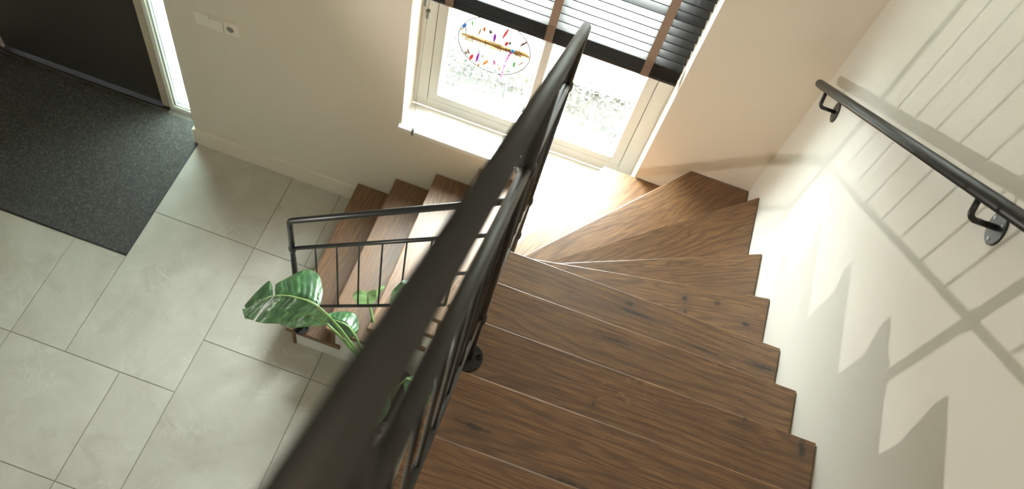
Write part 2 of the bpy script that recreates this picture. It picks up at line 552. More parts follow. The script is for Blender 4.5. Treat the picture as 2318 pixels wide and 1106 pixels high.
# floor: grouted bed, every tile a piece of its own
fl = box('floor', (-2.6, -4.6, -.12), (XR, .30, -.004), MT['grout'])
struct(fl, 'beige grey stone tile floor of the hall')
U, A0 = 0.2996, 0.0054
ra, rb, rc, rd, re = 0.0, -.520, -1.1145, -1.421, -2.009
tiles = [(0, 2, ra, rb), (2, 3, ra, rb), (3, 5, ra, rb), (5, 7, ra, rb), (7, 9, ra, rb), (9, 9.66, ra, rb),
         (0, 2, rb, rd), (2, 4, rb, rc), (4, 5, rb, rc), (5, 7, rb, rc), (7, 9.66, rb, rc),
         (2, 4, rc, re), (4, 5, rc, re), (5, 6.6, rc, re), (6.6, 9.66, rc, re),
         (-1, 0, -.8237, rd), (-3, -1, -.8237, rd), (-4, -3, -.8237, rd), (-6, -4, -.8237, rd), (-8.68, -6, -.8237, rd),
         (-1, 1, rd, re), (1, 2, rd, re), (-3, -1, rd, re), (-5, -3, rd, re), (-7, -5, rd, re), (-8.68, -7, rd, re),
         (-8.68, -4.82, .148, -.8237)]
y = re
for j, off in enumerate((1, 0, 1, 0, 1)):
    y2 = max(y - (.60 if j != 1 else .5996), -4.6)
    x = -9 + off
    wds = (2, 1)
    i = j
    while x < 9.66:
        w = wds[i % 2]
        x0, x1 = max(x, -8.68), min(x + w, 9.66)
        if x1 > x0: tiles.append((x0, x1, y, y2))
        x += w
        i += 1
    y = y2
g_ = .0018
for x0, x1, y0, y1 in tiles:
    bm = bmesh.new()
    xa, xb = A0 + x0 * U + g_, min(A0 + x1 * U - g_, XR - .001)
    ya, yb = y1 + g_, y0 - g_
    add_prism(bm, [(xa, ya), (xb, ya), (xb, yb), (xa, yb)], -.004, 0.0, .0012)
    t = bm_obj('floor_tile', bm, MT['stone'], fl)

# baseboard along the window wall, its end turning into the door niche
bm = bmesh.new()
add_box(bm, (.0, -.013, 0), (X1 + .03, -.0005, .135), .0015)
add_box(bm, (-.013, -.013, 0), (-.0005, .135, .135), .0015)
struct(bm_obj('baseboard_back', bm, MT['skirt']), 'cream baseboard under the window wall, from the door niche to the stairs')

# ---------------------------------------------------------------- front door with side light
dr = empty('door_1', (-.8, FY, 0))
struct(dr, 'dark grey front door with a beige frame and a frosted side light')
leafd = box('door_leaf', (-1.335, FY + .012, .014), (-.3085, FY + .066, 2.28), MT['door'], dr, .002)
leafd['label'] = 'dark grey flush door panel'
hg = lathe('hinge', [(.009, -.055), (.010, -.05), (.010, .05), (.009, .055)], (-1.338, FY - .004, .30), MT['black'], leafd, 16)
bm = bmesh.new()
add_box(bm, (-.3055, FY, .006), (-.2535, FY + .075, 2.36), .003)
add_box(bm, (DX0 + .0, FY, .006), (-1.338, FY + .075, 2.36), .003)
add_box(bm, (-1.338, FY, 2.285), (-.3055, FY + .075, 2.36), .003)
bm_obj('door_frame', bm, MT['beige'], dr)['label'] = 'beige door frame post'
bm = bmesh.new()
add_box(bm, (-.2525, FY - .006, .006), (-.2265, FY + .075, 2.36), .003)
add_box(bm, (-.2265, FY - .006, .006), (-.0, FY + .075, .042), .003)
add_box(bm, (-.2265, FY - .006, 2.325), (-.0, FY + .075, 2.36), .003)
bm_obj('side_light_frame', bm, MT['white'], dr)
bm = bmesh.new()
add_box(bm, (-.2265, FY + .004, .042), (-.214, FY + .03, 2.325), .001)
add_box(bm, (-.214, FY + .004, .042), (-.0, FY + .03, .05), .001)
bm_obj('glazing_gasket', bm, MT['spacer'], dr)
box('frosted_pane', (-.214, FY + .02, .05), (-.0005, FY + .028, 2.325), MT['frost'], dr)
bm = bmesh.new()
add_box(bm, (DX0, FY - .012, -.002), (-.2535, FY + .075, .006), .001)
add_box(bm, (DX0, FY - .02, .000), (-.2535, FY - .012, .009), .001)
bm_obj('threshold', bm, MT['black'], dr)
box('threshold_strip', (DX0, FY - .034, .000), (-.2535, FY - .0215, .0065), MT['alu'], dr, .001)
keep(dr)

# ---------------------------------------------------------------- window
wn1 = empty('window_1', (1.8165, FY, WZ0))
struct(wn1, 'white framed window with two panes above the stairs')
bm = ring_bm(WX0, WX1, WZ0, WZ1, .072, FY, FY + .085, bevel=.003)
bm_obj('outer_frame', bm, MT['frame'], wn1)
bm = ring_bm(WX0 + .0745, WX1 - .0745, WZ0 + .0675, WZ1 - .0745, .048, FY + .002, FY + .08, bevel=.003)
bm_obj('inner_frame', bm, MT['frame'], wn1)
gx0, gx1, gz0, gz1 = WX0 + .1225, WX1 - .1225, WZ0 + .1155, WZ1 - .1225
mx0, mx1 = 1.802, 1.841
box('mullion', (mx0, FY + .002, gz0), (mx1, FY + .08, gz1), MT['frame'], wn1, .003)
GY = FY + .045
for px0, px1 in ((gx0, mx0), (mx1, gx1)):
    # sloping bead: a frame whose inner edge is set back to the glass
    bm = bmesh.new()
    o_ = [(px0, gz0), (px1, gz0), (px1, gz1), (px0, gz1)]
    w = .009
    i_ = [(px0 + w, gz0 + w), (px1 - w, gz0 + w), (px1 - w, gz1 - w), (px0 + w, gz1 - w)]
    vo = [bm.verts.new((p[0], FY + .006, p[1])) for p in o_]
    vi = [bm.verts.new((p[0], GY, p[1])) for p in i_]
    vb = [bm.verts.new((p[0], GY, p[1])) for p in o_]
    for k in range(4):
        k2 = (k + 1) % 4
        bm.faces.new((vo[k], vo[k2], vi[k2], vi[k]))
        bm.faces.new((vi[k], vi[k2], vb[k2], vb[k]))
        bm.faces.new((vb[k], vb[k2], vo[k2], vo[k]))
    bm_obj('glazing_bead', bm, MT['white'], wn1)
    pn = box('pane', (px0 + .002, GY + .002, gz0 + .002), (px1 - .002, GY + .006, gz1 - .002), MT['glass'], wn1)
    bm = ring_bm(px0 + .011, px1 - .011, gz0 + .011, gz1 - .011, .005, GY + .008, GY + .022, bevel=0)
    bm_obj('spacer', bm, MT['spacer'], wn1)
sl = box('window_sill', (WX0 - .012, -.024, WZ0 - .03), (WX1 + .0, FY, WZ0), MT['sill'], wn1, .003)
keep(wn1)
wn2 = empty('window_2', (2.13, FY, UZ0))
struct(wn2, 'white framed upper floor window above the first one')
bm_obj('outer_frame', ring_bm(UX0, UX1, UZ0, UZ1, .09, FY, FY + .085, bevel=.003), MT['frame'], wn2)
box('mullion', (2.11, FY + .002, UZ0 + .09), (2.15, FY + .08, UZ1 - .09), MT['frame'], wn2, .003)
box('pane', (UX0 + .09, GY + .002, UZ0 + .09), (2.11, GY + .006, UZ1 - .09), MT['glass'], wn2)
box('pane', (2.15, GY + .002, UZ0 + .09), (UX1 - .09, GY + .006, UZ1 - .09), MT['glass'], wn2)
box('dimming_sheet', (UX0 + .01, .10, UZ0 + .01), (UX1 - .01, .1012, UZ1 - .01), MT['dimmer'], wn2)  # added unseen sheet that dims the daylight of the upper window
keep(wn2)

# ---------------------------------------------------------------- outdoors
struct(box('ground', (-6, .30, -.3), (9, 9, -.1), MT['paving']), 'pale paving outside the window')
bd = tag(empty('planting_bed', (1.9, 1.25, -.1)), 'low bed of grey green plants outside the window', 'plants')
box('soil', (.2, 1.03, -.1), (3.6, 1.45, -.085), simple('bed_soil', (.019, .0185, .0165), .9, var=.3, vscale=25), bd)
box('kerb', (1.95, 1.452, -.1), (4.2, 1.47, -.055), MT['kerb'], bd, .002)
bm = bmesh.new()
rnd = random.Random(3)
mats_i = []
for i in range(7500):
    x = rnd.uniform(.25, 3.55)
    y = 1.03 + .43 * rnd.random() ** .8
    dens = .5 + .5 * math.sin(x * 5.1 + 1.0) * math.sin(y * 9 + x * 2.3)
    if rnd.random() > .25 + .75 * dens: continue
    hgt = rnd.uniform(.0, .13) * (.4 + .6 * dens)
    a = rnd.uniform(0, 2 * PI)
    tl = rnd.uniform(.15, 1.1)
    Ln = rnd.uniform(.018, .05)
    wd = Ln * rnd.uniform(.25, .5)
    d = Vector((math.cos(a) * math.cos(tl), math.sin(a) * math.cos(tl), math.sin(tl)))
    s_ = Vector((-math.sin(a), math.cos(a), 0))
    p = Vector((x, y, -.085 + hgt))
    q = [p, p + d * Ln * .5 + s_ * wd * .5, p + d * Ln, p + d * Ln * .5 - s_ * wd * .5]
    f = bm.faces.new([bm.verts.new(v) for v in q])
    f.material_index = rnd.choice((0, 0, 1, 1, 2))
me = bpy.data.meshes.new('ground_cover')
bm.to_mesh(me); bm.free()
gc = link('ground_cover', me, simple('grey_green_leaves', (.006, .0078, .0062), .6, var=.3, vscale=40), bd)
me.materials.append(simple('silver_leaves', (.015, .017, .0145), .6))
me.materials.append(simple('fresh_green_leaves', (.009, .015, .0045), .6))
tag(gc, kind='stuff')
keep(bd)

# ================================================================ the stairs
st = empty('staircase', (1.9, -.9, 0))
tag(st, 'winder staircase of brown oak treads with white sides, turning under the window', 'staircase')
WY, WX = -.003, XR - .003
y11 = lambda k: YA - (k - 11) * G
T = {}
for k in (1, 2, 3):
    x = X1 + (k - 1) * G
    T[k] = ([(x, YL), (x + G + .075, YL), (x + G + .075, WY), (x, WY)], (0, 1))
T[4] = ([(1.669, YL), (1.80, YL), (2.015, WY), (1.669, WY)], (0, 1))
T[5] = ([(1.745, YL), (1.855, YL), (2.315, WY), (1.950, WY)], (.205, .964))
T[6] = ([(1.80, YL), (1.885, YL), (2.685, WY), (2.249, WY)], (.449, .964))
T[7] = ([(1.835, YL), (XL, YL), (XL, -1.0), (2.0, -1.0), (WX, -.23), (WX, WY), (2.618, WY)], (.783, .964))
T[8] = ([(XL, YL), (XL, -1.08), (WX, -.625), (WX, -.16), (1.967, YL)], (.932, .804))
T[9] = ([(XL, -1.02), (XL, -1.13), (WX, -.925), (WX, -.565)], (.959, .455))
T[10] = ([(XL, -1.068), (XL, YA - .06), (WX, YA - .06), (WX, -.866)], (.959, .202))
for k in range(11, 16):
    T[k] = ([(XL, y11(k)), (XL, y11(k) - G - .06), (WX, y11(k) - G - .06), (WX, y11(k))], (1, 0))
TH = .036
rt = random.Random(11)
for k, (poly, dr_) in T.items():
    bm = bmesh.new()
    z1 = k * H
    add_prism(bm, poly, z1 - TH, z1, .0038)
    bmesh.ops.recalc_face_normals(bm, faces=bm.faces)
    uvl = bm.loops.layers.uv.new('UVMap')
    d = Vector((dr_[0], dr_[1])).normalized()
    p_ = Vector((-d.y, d.x))
    ou, ov = rt.uniform(0, 30), rt.uniform(0, 30)
    for f in bm.faces:
        for l in f.loops:
            c = l.vert.co
            l[uvl].uv = (c.x * d.x + c.y * d.y + ou, c.x * p_.x + c.y * p_.y + (c.z - z1) + ov)
    o = bm_obj('tread', bm, MT['oak'], st)
# risers, set back under the nosings
def riser(k, a, b, inset=.03, th=.016):
    a = Vector(a); b = Vector(b)
    d = (b - a).normalized()
    n = Vector((d.y, -d.x))          # towards the climbing side when a is the inner end
    p = [a + n * inset, b + n * inset, b + n * (inset + th), a + n * (inset + th)]
    p = [(q.x, min(q.y, -.004)) for q in p]
    p = [(min(q[0], XR - .004), q[1]) for q in p]
    bm = bmesh.new()
    add_prism(bm, p, (k - 1) * H + (.0005 if k > 1 else 0), k * H - TH - .0005)
    bmesh.ops.recalc_face_normals(bm, faces=bm.faces)
    uvl = bm.loops.layers.uv.new('UVMap')
    for f in bm.faces:
        for l in f.loops:
            c = l.vert.co
            l[uvl].uv = (c.x * d.x + c.y * d.y + k * 3.1, c.z + k * 1.7)
    bm_obj('riser', bm, MT['oak2'], st)
for k in (1, 2, 3, 4):
    x = X1 + (k - 1) * G
    riser(k, (x, YL + .006), (x, 0))
riser(5, (1.745, YL + .016), (1.95, 0))
riser(6, (1.80, YL + .016), (2.249, 0))
riser(7, (1.845, YL + .03), (2.618, 0))
riser(8, (1.985, YL + .02), (XR - .02, -.16))
riser(9, (XL + .036, -1.003), (XR, -.565))
riser(10, (XL + .036, -1.06), (XR, -.866))
for k in range(11, 17):
    riser(k, (XL + .036, y11(k)), (XR, y11(k)))
# white side panels, stepped under the treads
e_ = .001
bm = bmesh.new()
xs = [X1 + .048 + i * G for i in range(4)] + [1.795, 1.85, 1.895, 1.955]
for i in range(7):
    add_box(bm, (xs[i], YL + .012, 0), (xs[i + 1], YL + .030, (i + 1) * H - TH - e_))
bm_obj('side_panel', bm, MT['white'], st)['label'] = 'white side panel of the lower flight'
bm = bmesh.new()
ys = [-.947, -1.0, -1.075, -1.125, YA - .05] + [y11(k) - .05 for k in range(12, 17)]
for i in range(len(ys) - 1):
    add_box(bm, (1.957, ys[i + 1], 0), (1.975, ys[i], min(7 + i, 15) * H - TH - e_))
bm_obj('side_panel', bm, MT['white'], st)['label'] = 'white side panel of the upper flight'
keep(st)

# ================================================================ black railing of both flights
rl = empty('stair_railing', (XN, YN, 7 * H))
tag(rl, 'black steel railing with thin balusters on the open side of both flights', 'railing')
PX, PR = 1.083, .0130
MR, MU, BR, TL_, TU = .0088, .0102, .0042, .0130, .0126
zm_l = lambda x: 1.042 + S * (x - PX)
zm_u = lambda y: 2.618 + S * (YN - y)
DT, DBl, DBu = .234, .595, .612
Y2, Y3 = -1.70, -2.464
def flange(post, x, y, z, r, ang):
    f = lathe('base_flange', [(r, 0), (r, .006), (r - .002, .008)], (x, y, z), MT['rail'], post, 36)
    for i in range(3):
        a = ang + i * 2 * PI / 3
        lathe('bolt', [(.0075, 0), (.0075, .004), (.006, .006), (.0035, .0062), (.003, .004)], (x + (r - .012) * math.cos(a), y + (r - .012) * math.sin(a), z + .008), MT['bolt'], post, 14)
def collar(post, x, y, z, r=.0178, hh=.012):
    lathe('weld_collar', [(PR, -hh - .004), (r - .001, -hh), (r, 0), (r - .001, hh), (PR, hh + .004)], (x, y, z), MT['rail'], post, 24, smooth=True)
# posts
p1 = tube('post', [(PX, YN, H + .004), (PX, YN, zm_l(PX))], PR, MT['rail'], rl)
flange(p1, PX, YN, H, .040, .3); collar(p1, PX, YN, zm_l(PX))
p2 = tube('post', [(XN, YN, 7 * H + .004), (XN, YN, zm_u(YN))], PR, MT['rail'], rl)
p2['label'] = 'newel post in the turn of the stairs'
for z in (zm_u(YN), zm_l(XN) + DT - .015, zm_l(XN) - .01): collar(p2, XN, YN, z)
lathe('base_flange', [(.0132, 0), (.0145, .001), (.0145, .007), (.0132, .008)], (XN, YN, 7 * H), MT['rail'], p2, 24)
p3 = tube('post', [(XN, Y2, 13 * H + .004), (XN, Y2, zm_u(Y2) + DT - .008)], PR, MT['rail'], rl)
flange(p3, XN, Y2, 13 * H, .041, .25); collar(p3, XN, Y2, zm_u(Y2)); collar(p3, XN, Y2, zm_u(Y2) - DBu)
p4 = tube('post', [(XN, Y3, 16 * H + .004), (XN, Y3, zm_u(Y3) + DT - .008)], PR, MT['rail'], rl)
flange(p4, XN, Y3, 16 * H, .04, .25); collar(p4, XN, Y3, zm_u(Y3))
# rails
ye = -2.75
tube('top_rail', fillet([(PX, YN, zm_l(PX) + .004), (PX, YN, zm_l(PX) + DT), (XN - PR + .004, YN, zm_l(XN) + DT - .012)], .045), TL_, MT['rail'], rl, 28)
tube('top_rail', fillet([(XN, YN, zm_u(YN) + .004), (XN, YN, zm_u(YN) + DT), (XN, ye, zm_u(ye) + DT)], .045), TU, MT['rail'], rl, 28)
tube('middle_rail', [(PX + .01, YN, zm_l(PX + .01)), (XN - .01, YN, zm_l(XN - .01))], MR, MT['rail'], rl)
tube('middle_rail', [(XN, YN - .01, zm_u(YN - .01)), (XN, ye, zm_u(ye))], MU, MT['rail'], rl)
xk = 1.785
zk = zm_l(xk) - DBl
tube('bottom_rail', fillet([(PX + .01, YN, zm_l(PX + .01) - DBl), (xk, YN, zk), (xk, YN, zk + .295), (XN - .01, YN, zk + .295 + S * (XN - .01 - xk))], .016, 5), .0078, MT['rail'], rl)
tube('bottom_rail', [(XN, YN - .01, zm_u(YN - .01) - DBu), (XN, ye, zm_u(ye) - DBu)], .0078, MT['rail'], rl)
for k in range(6):
    x = 1.191 + .0985 * k
    tube('baluster', [(x, YN, zm_l(x) - DBl), (x, YN, zm_l(x))], BR, MT['rail'], rl, 12)
x = 1.882
tube('baluster', [(x, YN, zk + .295 + S * (x - xk)), (x, YN, zm_l(x))], BR, MT['rail'], rl, 12)
for b0 in (YN, Y2):
    for k in range(1, 8):
        y = b0 - .0955 * k
        tube('baluster', [(XN, y, zm_u(y) - DBu), (XN, y, zm_u(y))], BR, MT['rail'], rl, 12)
keep(rl)

# ================================================================ handrail on the right wall
hr = empty('wall_handrail', (XR, -.25, 2.2))
tag(hr, 'black tubular handrail on two brackets on the white right wall', 'handrail')
OFF = .062
hx = XR - OFF
hz = lambda y: 2.154 + .8415 * (-.115 - y)
HRr = .0160
def cap_pts(y0, y1):
    d = Vector((0, y1 - y0, hz(y1) - hz(y0))).normalized()
    a = Vector((hx, y0, hz(y0))); b = Vector((hx, y1, hz(y1)))
    pts, rr = [], []
    for s_, q in ((-1, .25), (-.9, .6), (-.65, .85), (-.3, .97)):
        pts.append(a + d * (s_ + 1) * HRr * .6); rr.append(HRr * q)
    pts += [a + d * HRr, b]; rr += [HRr, HRr]
    return pts, rr
pts, rr = cap_pts(-.098, -2.42)
tube('rail', pts, rr, MT['rail'], hr, 28)
perp = Vector((0, .6439, .7651))
for (py, pz) in ((-.252, 2.183), (-1.350, 3.121), (-2.25, 3.878)):
    # foot of the arm on the rail, straight out from the wall, then up to the rail
    knee = Vector((hx, py, pz))
    a = Vector((hx, 0, hz(0)))
    d = Vector((0, -1, .8415)).normalized()
    v = knee - a
    foot = a + d * v.dot(d)
    br_ = tube('bracket', fillet([(XR - .004, py, pz), knee, foot], .014, 6), .0068, MT['rail'], hr, 14)
    pl_ = lathe('wall_plate', [(.037, 0), (.037, .005), (.0355, .006)], (XR, py, pz), MT['rail'], br_, 40, axis=(-1, 0, 0))
    for i in range(3):
        an = PI / 2 + .5 + i * 2 * PI / 3
        lathe('screw', [(.0042, 0), (.0040, .0012), (.0016, .0013), (.0012, .0006)], (XR - .006, py + .0255 * math.cos(an), pz + .0255 * math.sin(an)), MT['screw'], br_, 12, axis=(-1, 0, 0))
keep(hr)

# ================================================================ entrance mat
mt = empty('entrance_mat', (-.6, -.35, 0))
tag(mt, 'charcoal entrance mat laid into the tiles before the dark front door', 'mat')
bm = bmesh.new()
add_prism(bm, [(-1.435, -.819), (.0, -.819), (.0, .002), (-.016, .002), (-.016, FY - .036), (-1.4185, FY - .036), (-1.4185, -.002), (-1.435, -.002)], -.004, .006, .002)
bm_obj('carpet', bm, MT['carpet'], mt)
bm = bmesh.new()
add_box(bm, (-1.44, -.8235, -.004), (.0045, -.8195, .004))
add_box(bm, (.0005, -.8195, -.004), (.0045, -.0005, .004))
bm_obj('edge_strip', bm, MT['mat_edge'], mt)
keep(mt)

# ================================================================ switch plate
sw = empty('switch_and_socket', (.2755, 0, 1.134))
tag(sw, 'white three-gang plate with blank, light switch and socket on the wall beside the door', 'switch')
sx0, sz0 = .164, 1.094
box('frame', (sx0, -.009, sz0), (sx0 + .223, 0, sz0 + .081), MT['plastic'], sw, .002)
box('blank_plate', (sx0 + .005, -.0105, sz0 + .005), (sx0 + .0745, -.0088, sz0 + .076), MT['plastic'], sw, .001)
bm = bmesh.new()
xa, xb = sx0 + .0765, sx0 + .1465
vs = [bm.verts.new(p) for p in ((xa, -.0150, sz0 + .005), (xb, -.0150, sz0 + .005), (xb, -.0088, sz0 + .005), (xa, -.0088, sz0 + .005),
                                (xa, -.0105, sz0 + .073), (xb, -.0105, sz0 + .073), (xb, -.0088, sz0 + .073), (xa, -.0088, sz0 + .073))]
for f in ((0, 1, 2, 3), (4, 5, 6, 7), (0, 1, 5, 4), (1, 2, 6, 5), (2, 3, 7, 6), (3, 0, 4, 7)): bm.faces.new([vs[i] for i in f])
bm_obj('rocker', bm, MT['plastic'], sw)
so = box('socket', (sx0 + .1485, -.0108, sz0 + .005), (sx0 + .218, -.0088, sz0 + .076), MT['plastic'], sw, .001)
for gx in (sx0 + .0745, sx0 + .1465):
    box('seam_shade', (gx + .0003, -.0096, sz0 + .005), (gx + .0017, -.0089, sz0 + .076), MT['recess_shade'], sw)  # dark strips stand in for the shade in the gaps
box('seam_shade', (sx0 + .0765, -.0096, sz0 + .0732), (sx0 + .1465, -.0089, sz0 + .0746), MT['recess_shade'], sw)
cx, cz = sx0 + .1833, sz0 + .0405
lathe('socket_rim', [(.0215, 0), (.0215, .0015), (.0195, .0015), (.0190, .0003)], (cx, -.0108, cz), MT['plastic'], so, 32, axis=(0, -1, 0))
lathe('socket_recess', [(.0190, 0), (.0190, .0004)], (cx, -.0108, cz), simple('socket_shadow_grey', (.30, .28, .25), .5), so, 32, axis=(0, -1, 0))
for s_ in (-1, 1):
    lathe('pin_hole', [(.0028, 0), (.0028, .0003)], (cx + s_ * .0095, -.0113, cz), MT['recess_shade'], so, 12, axis=(0, -1, 0))
    box('earth_clip', (cx - .0025, -.0125, cz + s_ * .0172 - .003), (cx + .0025, -.0113, cz + s_ * .0172 + .003), MT['screw'], so)
keep(sw)

# ================================================================ venetian blind
bl = empty('venetian_blind', (1.826, .075, 2.5))
tag(bl, 'black wooden venetian blind half raised in the window, with taupe ladder tapes', 'blind')
bx0, bx1 = 1.262, 2.388
by = .076
SD = .050
box('headrail', (bx0, by - .028, 2.462), (bx1, by + .028, 2.515), MT['slat'], bl, .002)
def slat_bm(z, tilt, th=.0042, dep=SD, x0=bx0, x1=bx1):
    bm = bmesh.new()
    add_box(bm, (x0, -dep / 2, -th / 2), (x1, dep / 2, th / 2), .001)
    bmesh.ops.rotate(bm, verts=bm.verts, cent=(0, 0, 0), matrix=Matrix.Rotation(tilt, 3, 'X'))
    bmesh.ops.translate(bm, verts=bm.verts, vec=(0, by, z))
    return bm
box('bottom_rail', (bx0, by - .026, 1.713), (bx1, by + .026, 1.731), MT['slat'], bl, .003)
rb_ = random.Random(5)
for i in range(9):
    z = 1.7385 + i * .0079
    bm = slat_bm(z, rb_.uniform(-.02, .02), .0034, SD, bx0 + rb_.uniform(0, .002), bx1 - rb_.uniform(0, .002))
    bm_obj('stacked_slat', bm, MT['slat'], bl)
PIT = .0438
z = 1.847
i = 0
while z < 2.45:
    bm = slat_bm(z, math.radians(-4 + rb_.uniform(-.7, .7)) + (math.radians(14) if i == 5 else 0))
    bm_obj('slat', bm, MT['slat'], bl)
    z += PIT
    i += 1
for tx in (1.379, 1.821, 2.248):
    bm = bmesh.new()
    yf = by - .0275
    w = .0175
    prof = [(yf, 2.462), (yf, 1.815)]
    n_ = 9
    for k in range(n_):
        zc = 1.812 - k * .0098
        prof += [(yf - .0005, zc), (yf - .0075, zc - .0030), (yf - .0075, zc - .0058), (yf - .0005, zc - .0088)]
    prof += [(yf, 1.716), (yf + .003, 1.7105), (by + .02, 1.7105)]
    t_ = .0007
    va = [bm.verts.new((tx - w, a, b)) for a, b in prof]
    vb = [bm.verts.new((tx + w, a, b)) for a, b in prof]
    vc = [bm.verts.new((tx - w, a + t_, b + .0002)) for a, b in prof]
    vd = [bm.verts.new((tx + w, a + t_, b + .0002)) for a, b in prof]
    for k in range(len(prof) - 1):
        bm.faces.new((va[k], vb[k], vb[k + 1], va[k + 1]))
        bm.faces.new((vc[k], vc[k + 1], vd[k + 1], vd[k]))
        bm.faces.new((va[k], va[k + 1], vc[k + 1], vc[k]))
        bm.faces.new((vb[k], vd[k], vd[k + 1], vb[k + 1]))
    bm_obj('ladder_tape', bm, MT['tape'], bl)
    bm = bmesh.new()
    add_box(bm, (tx - w, by + .0268, 1.712), (tx + w, by + .0275, 2.462))
    bm_obj('rear_tape', bm, MT['tape'], bl)
# lift cord with its tassel, and the tilt wand's end
cp = [(1.309, .044, 2.46), (1.306, .02, 2.2), (1.312, -.028, 1.745)]
tube('lift_cord', cp, .0012, MT['cord'], bl, 8)
lathe('cord_joiner', [(.002, -.026), (.0062, -.024), (.0062, .012), (.010, .014), (.010, .020), (.004, .024)], (1.3125, -.0285, 1.715), MT['tassel'], bl, 16)
tube('lift_cord', [(1.3125, -.0285, 1.69), (1.306, -.034, 1.3), (1.3045, -.036, .915)], .0011, MT['cord'], bl, 8)
lathe('cord_tassel', [(.003, .024), (.006, .02), (.0072, .004), (.0098, -.018), (.0095, -.024), (.006, -.026)], (1.3045, -.036, .893), MT['tassel'], bl, 18, smooth=True)
lathe('tilt_wand', [(.004, -.03), (.0072, -.028), (.0072, .04), (.004, .06), (.004, .70)], (1.283, .02, 1.735), MT['tassel'], bl, 16)
keep(bl)

# ================================================================ window hanging
HC = Vector((1.583, .170, 1.443))
HRD = .172
wh = empty('window_hanging', (HC.x, HC.y, HC.z + HRD))
tag(wh, 'round wire window hanging with a straw bundle and coloured feathers and beads', 'ornament')
bm = bmesh.new()
hp = [HC + Vector((math.sin(2 * PI * k / 72) * HRD, 0, math.cos(2 * PI * k / 72) * HRD)) for k in range(73)]
add_tube(bm, hp, .0027, 8, caps=False)
bm_obj('hoop', bm, MT['wire'], wh)
tube('hanging_string', [HC + Vector((0, 0, HRD)), (HC.x, HC.y, gz1 - .02)], .0006, MT['cord'], wh, 6)
bm = bmesh.new()
for i in range(60):
    t0, t1 = rnd.uniform(-1.0, -.75), rnd.uniform(.75, 1.0)
    a = rnd.uniform(0, 2 * PI); b = rnd.uniform(.0, .0185)
    a2 = a + rnd.uniform(-.9, .9)
    p0 = HC + Vector((t0 * HRD, .3 * b * math.cos(a), .004 + b * 1.25 * math.sin(a)))
    p1 = HC + Vector((t1 * HRD, .3 * b * math.cos(a2), .010 + b * 1.25 * math.sin(a2)))
    mid = (p0 + p1) / 2 + Vector((0, 0, rnd.uniform(-.006, .006)))
    add_tube(bm, [p0, mid, p1], .0011, 5)
sb = bm_obj('straw_bundle', bm, MT['straw'], wh)
tag(sb, kind='stuff')
for x in (1.478, 1.541, 1.603, 1.616, 1.642, 1.668, 1.713):
    bm = bmesh.new()
    rp = [Vector((x + .002 * math.sin(k), HC.y + .0075 * math.cos(2 * PI * k / 12), HC.z + .007 + .023 * math.sin(2 * PI * k / 12))) for k in range(13)]
    add_tube(bm, rp, .0016, 6, caps=False)
    bm_obj('binding', bm, MT['dye_brown'], wh)
def feather(x, z, Ln, wd, col, lean=0.0, th=.004):
    bm = bmesh.new()
    n, mseg = 9, 10
    rings = []
    for i in range(n + 1):
        t = i / n
        w = math.sin(PI * min(1, t * .96 + .02)) ** .75 * (1.0 - .25 * t)
        c = Vector((x + lean * (t - .5) * Ln, HC.y - .0075, z + (.5 - t) * Ln))
        rings.append([bm.verts.new(c + Vector((math.cos(2 * PI * k / mseg) * wd / 2 * w, math.sin(2 * PI * k / mseg) * th / 2 * w, 0))) for k in range(mseg)])
    for a, b in zip(rings, rings[1:]):
        for k in range(mseg): bm.faces.new((a[k], a[(k + 1) % mseg], b[(k + 1) % mseg], b[k]))
    bm.faces.new(rings[0]); bm.faces.new(rings[-1][::-1])
    o = bm_obj('feather', bm, MT['dye_' + col], wh, True)
    o['label'] = col + ' feather'
    return o
for a in ((1.433, 1.512, .044, .017, 'blue', -.3), (1.443, 1.490, .062, .008, 'grey', .1), (1.467, 1.546, .034, .010, 'green', .1), (1.506, 1.508, .062, .010, 'tan', -.15),
          (1.525, 1.535, .034, .015, 'orange', 0), (1.578, 1.505, .058, .017, 'purple', 0), (1.622, 1.552, .082, .014, 'red', -.25), (1.636, 1.494, .034, .018, 'red', -.2),
          (1.711, 1.530, .05, .016, 'brown', -.6), (1.471, 1.360, .034, .013, 'brown', .3), (1.489, 1.330, .046, .019, 'red', -.2), (1.518, 1.343, .070, .014, 'purple', -.1),
          (1.529, 1.294, .032, .010, 'tan', 0), (1.559, 1.327, .048, .015, 'orange', -.45), (1.600, 1.348, .036, .011, 'pink', .2), (1.692, 1.382, .044, .013, 'green', 0),
          (1.721, 1.402, .046, .009, 'tan', -.5), (1.629, 1.319, .020, .009, 'orange', 0)):
    feather(*a)
def beads(pts, r, col, n):
    bm = bmesh.new()
    pts = [Vector(p) for p in pts]
    add_tube(bm, pts, .0005, 5)
    for i in range(n):
        t = i / max(1, n - 1) * (len(pts) - 1)
        k = min(int(t), len(pts) - 2)
        p = pts[k].lerp(pts[k + 1], t - k)
        bmesh.ops.create_icosphere(bm, subdivisions=1, radius=r * (1 + .35 * math.sin(i * 2.4)), matrix=Matrix.Translation(p))
    o = bm_obj('bead_string', bm, MT['dye_' + col], wh, True)
    o['label'] = 'string of ' + col + ' beads'
by_ = HC.y - .006
beads([(1.541, by_, 1.57), (1.541, by_, 1.46), (1.545, by_, 1.33)], .0022, 'brown', 26)
beads([(1.664, by_, 1.452), (1.652, by_, 1.39), (1.645, by_, 1.26)], .0045, 'magenta', 18)
beads([(1.612, by_, 1.45), (1.625, by_, 1.37), (1.612, by_, 1.34)], .002, 'grey', 14)
beads([(1.566, by_, 1.44), (1.575, by_, 1.39), (1.560, by_, 1.36)], .0016, 'green', 14)
beads([(1.596, by_, 1.58), (1.60, by_, 1.54), (1.604, by_, 1.515)], .0022, 'grey', 6)
beads([(1.70, by_, 1.57), (1.705, by_, 1.50), (1.690, by_, 1.44)], .0028, 'brown', 10)
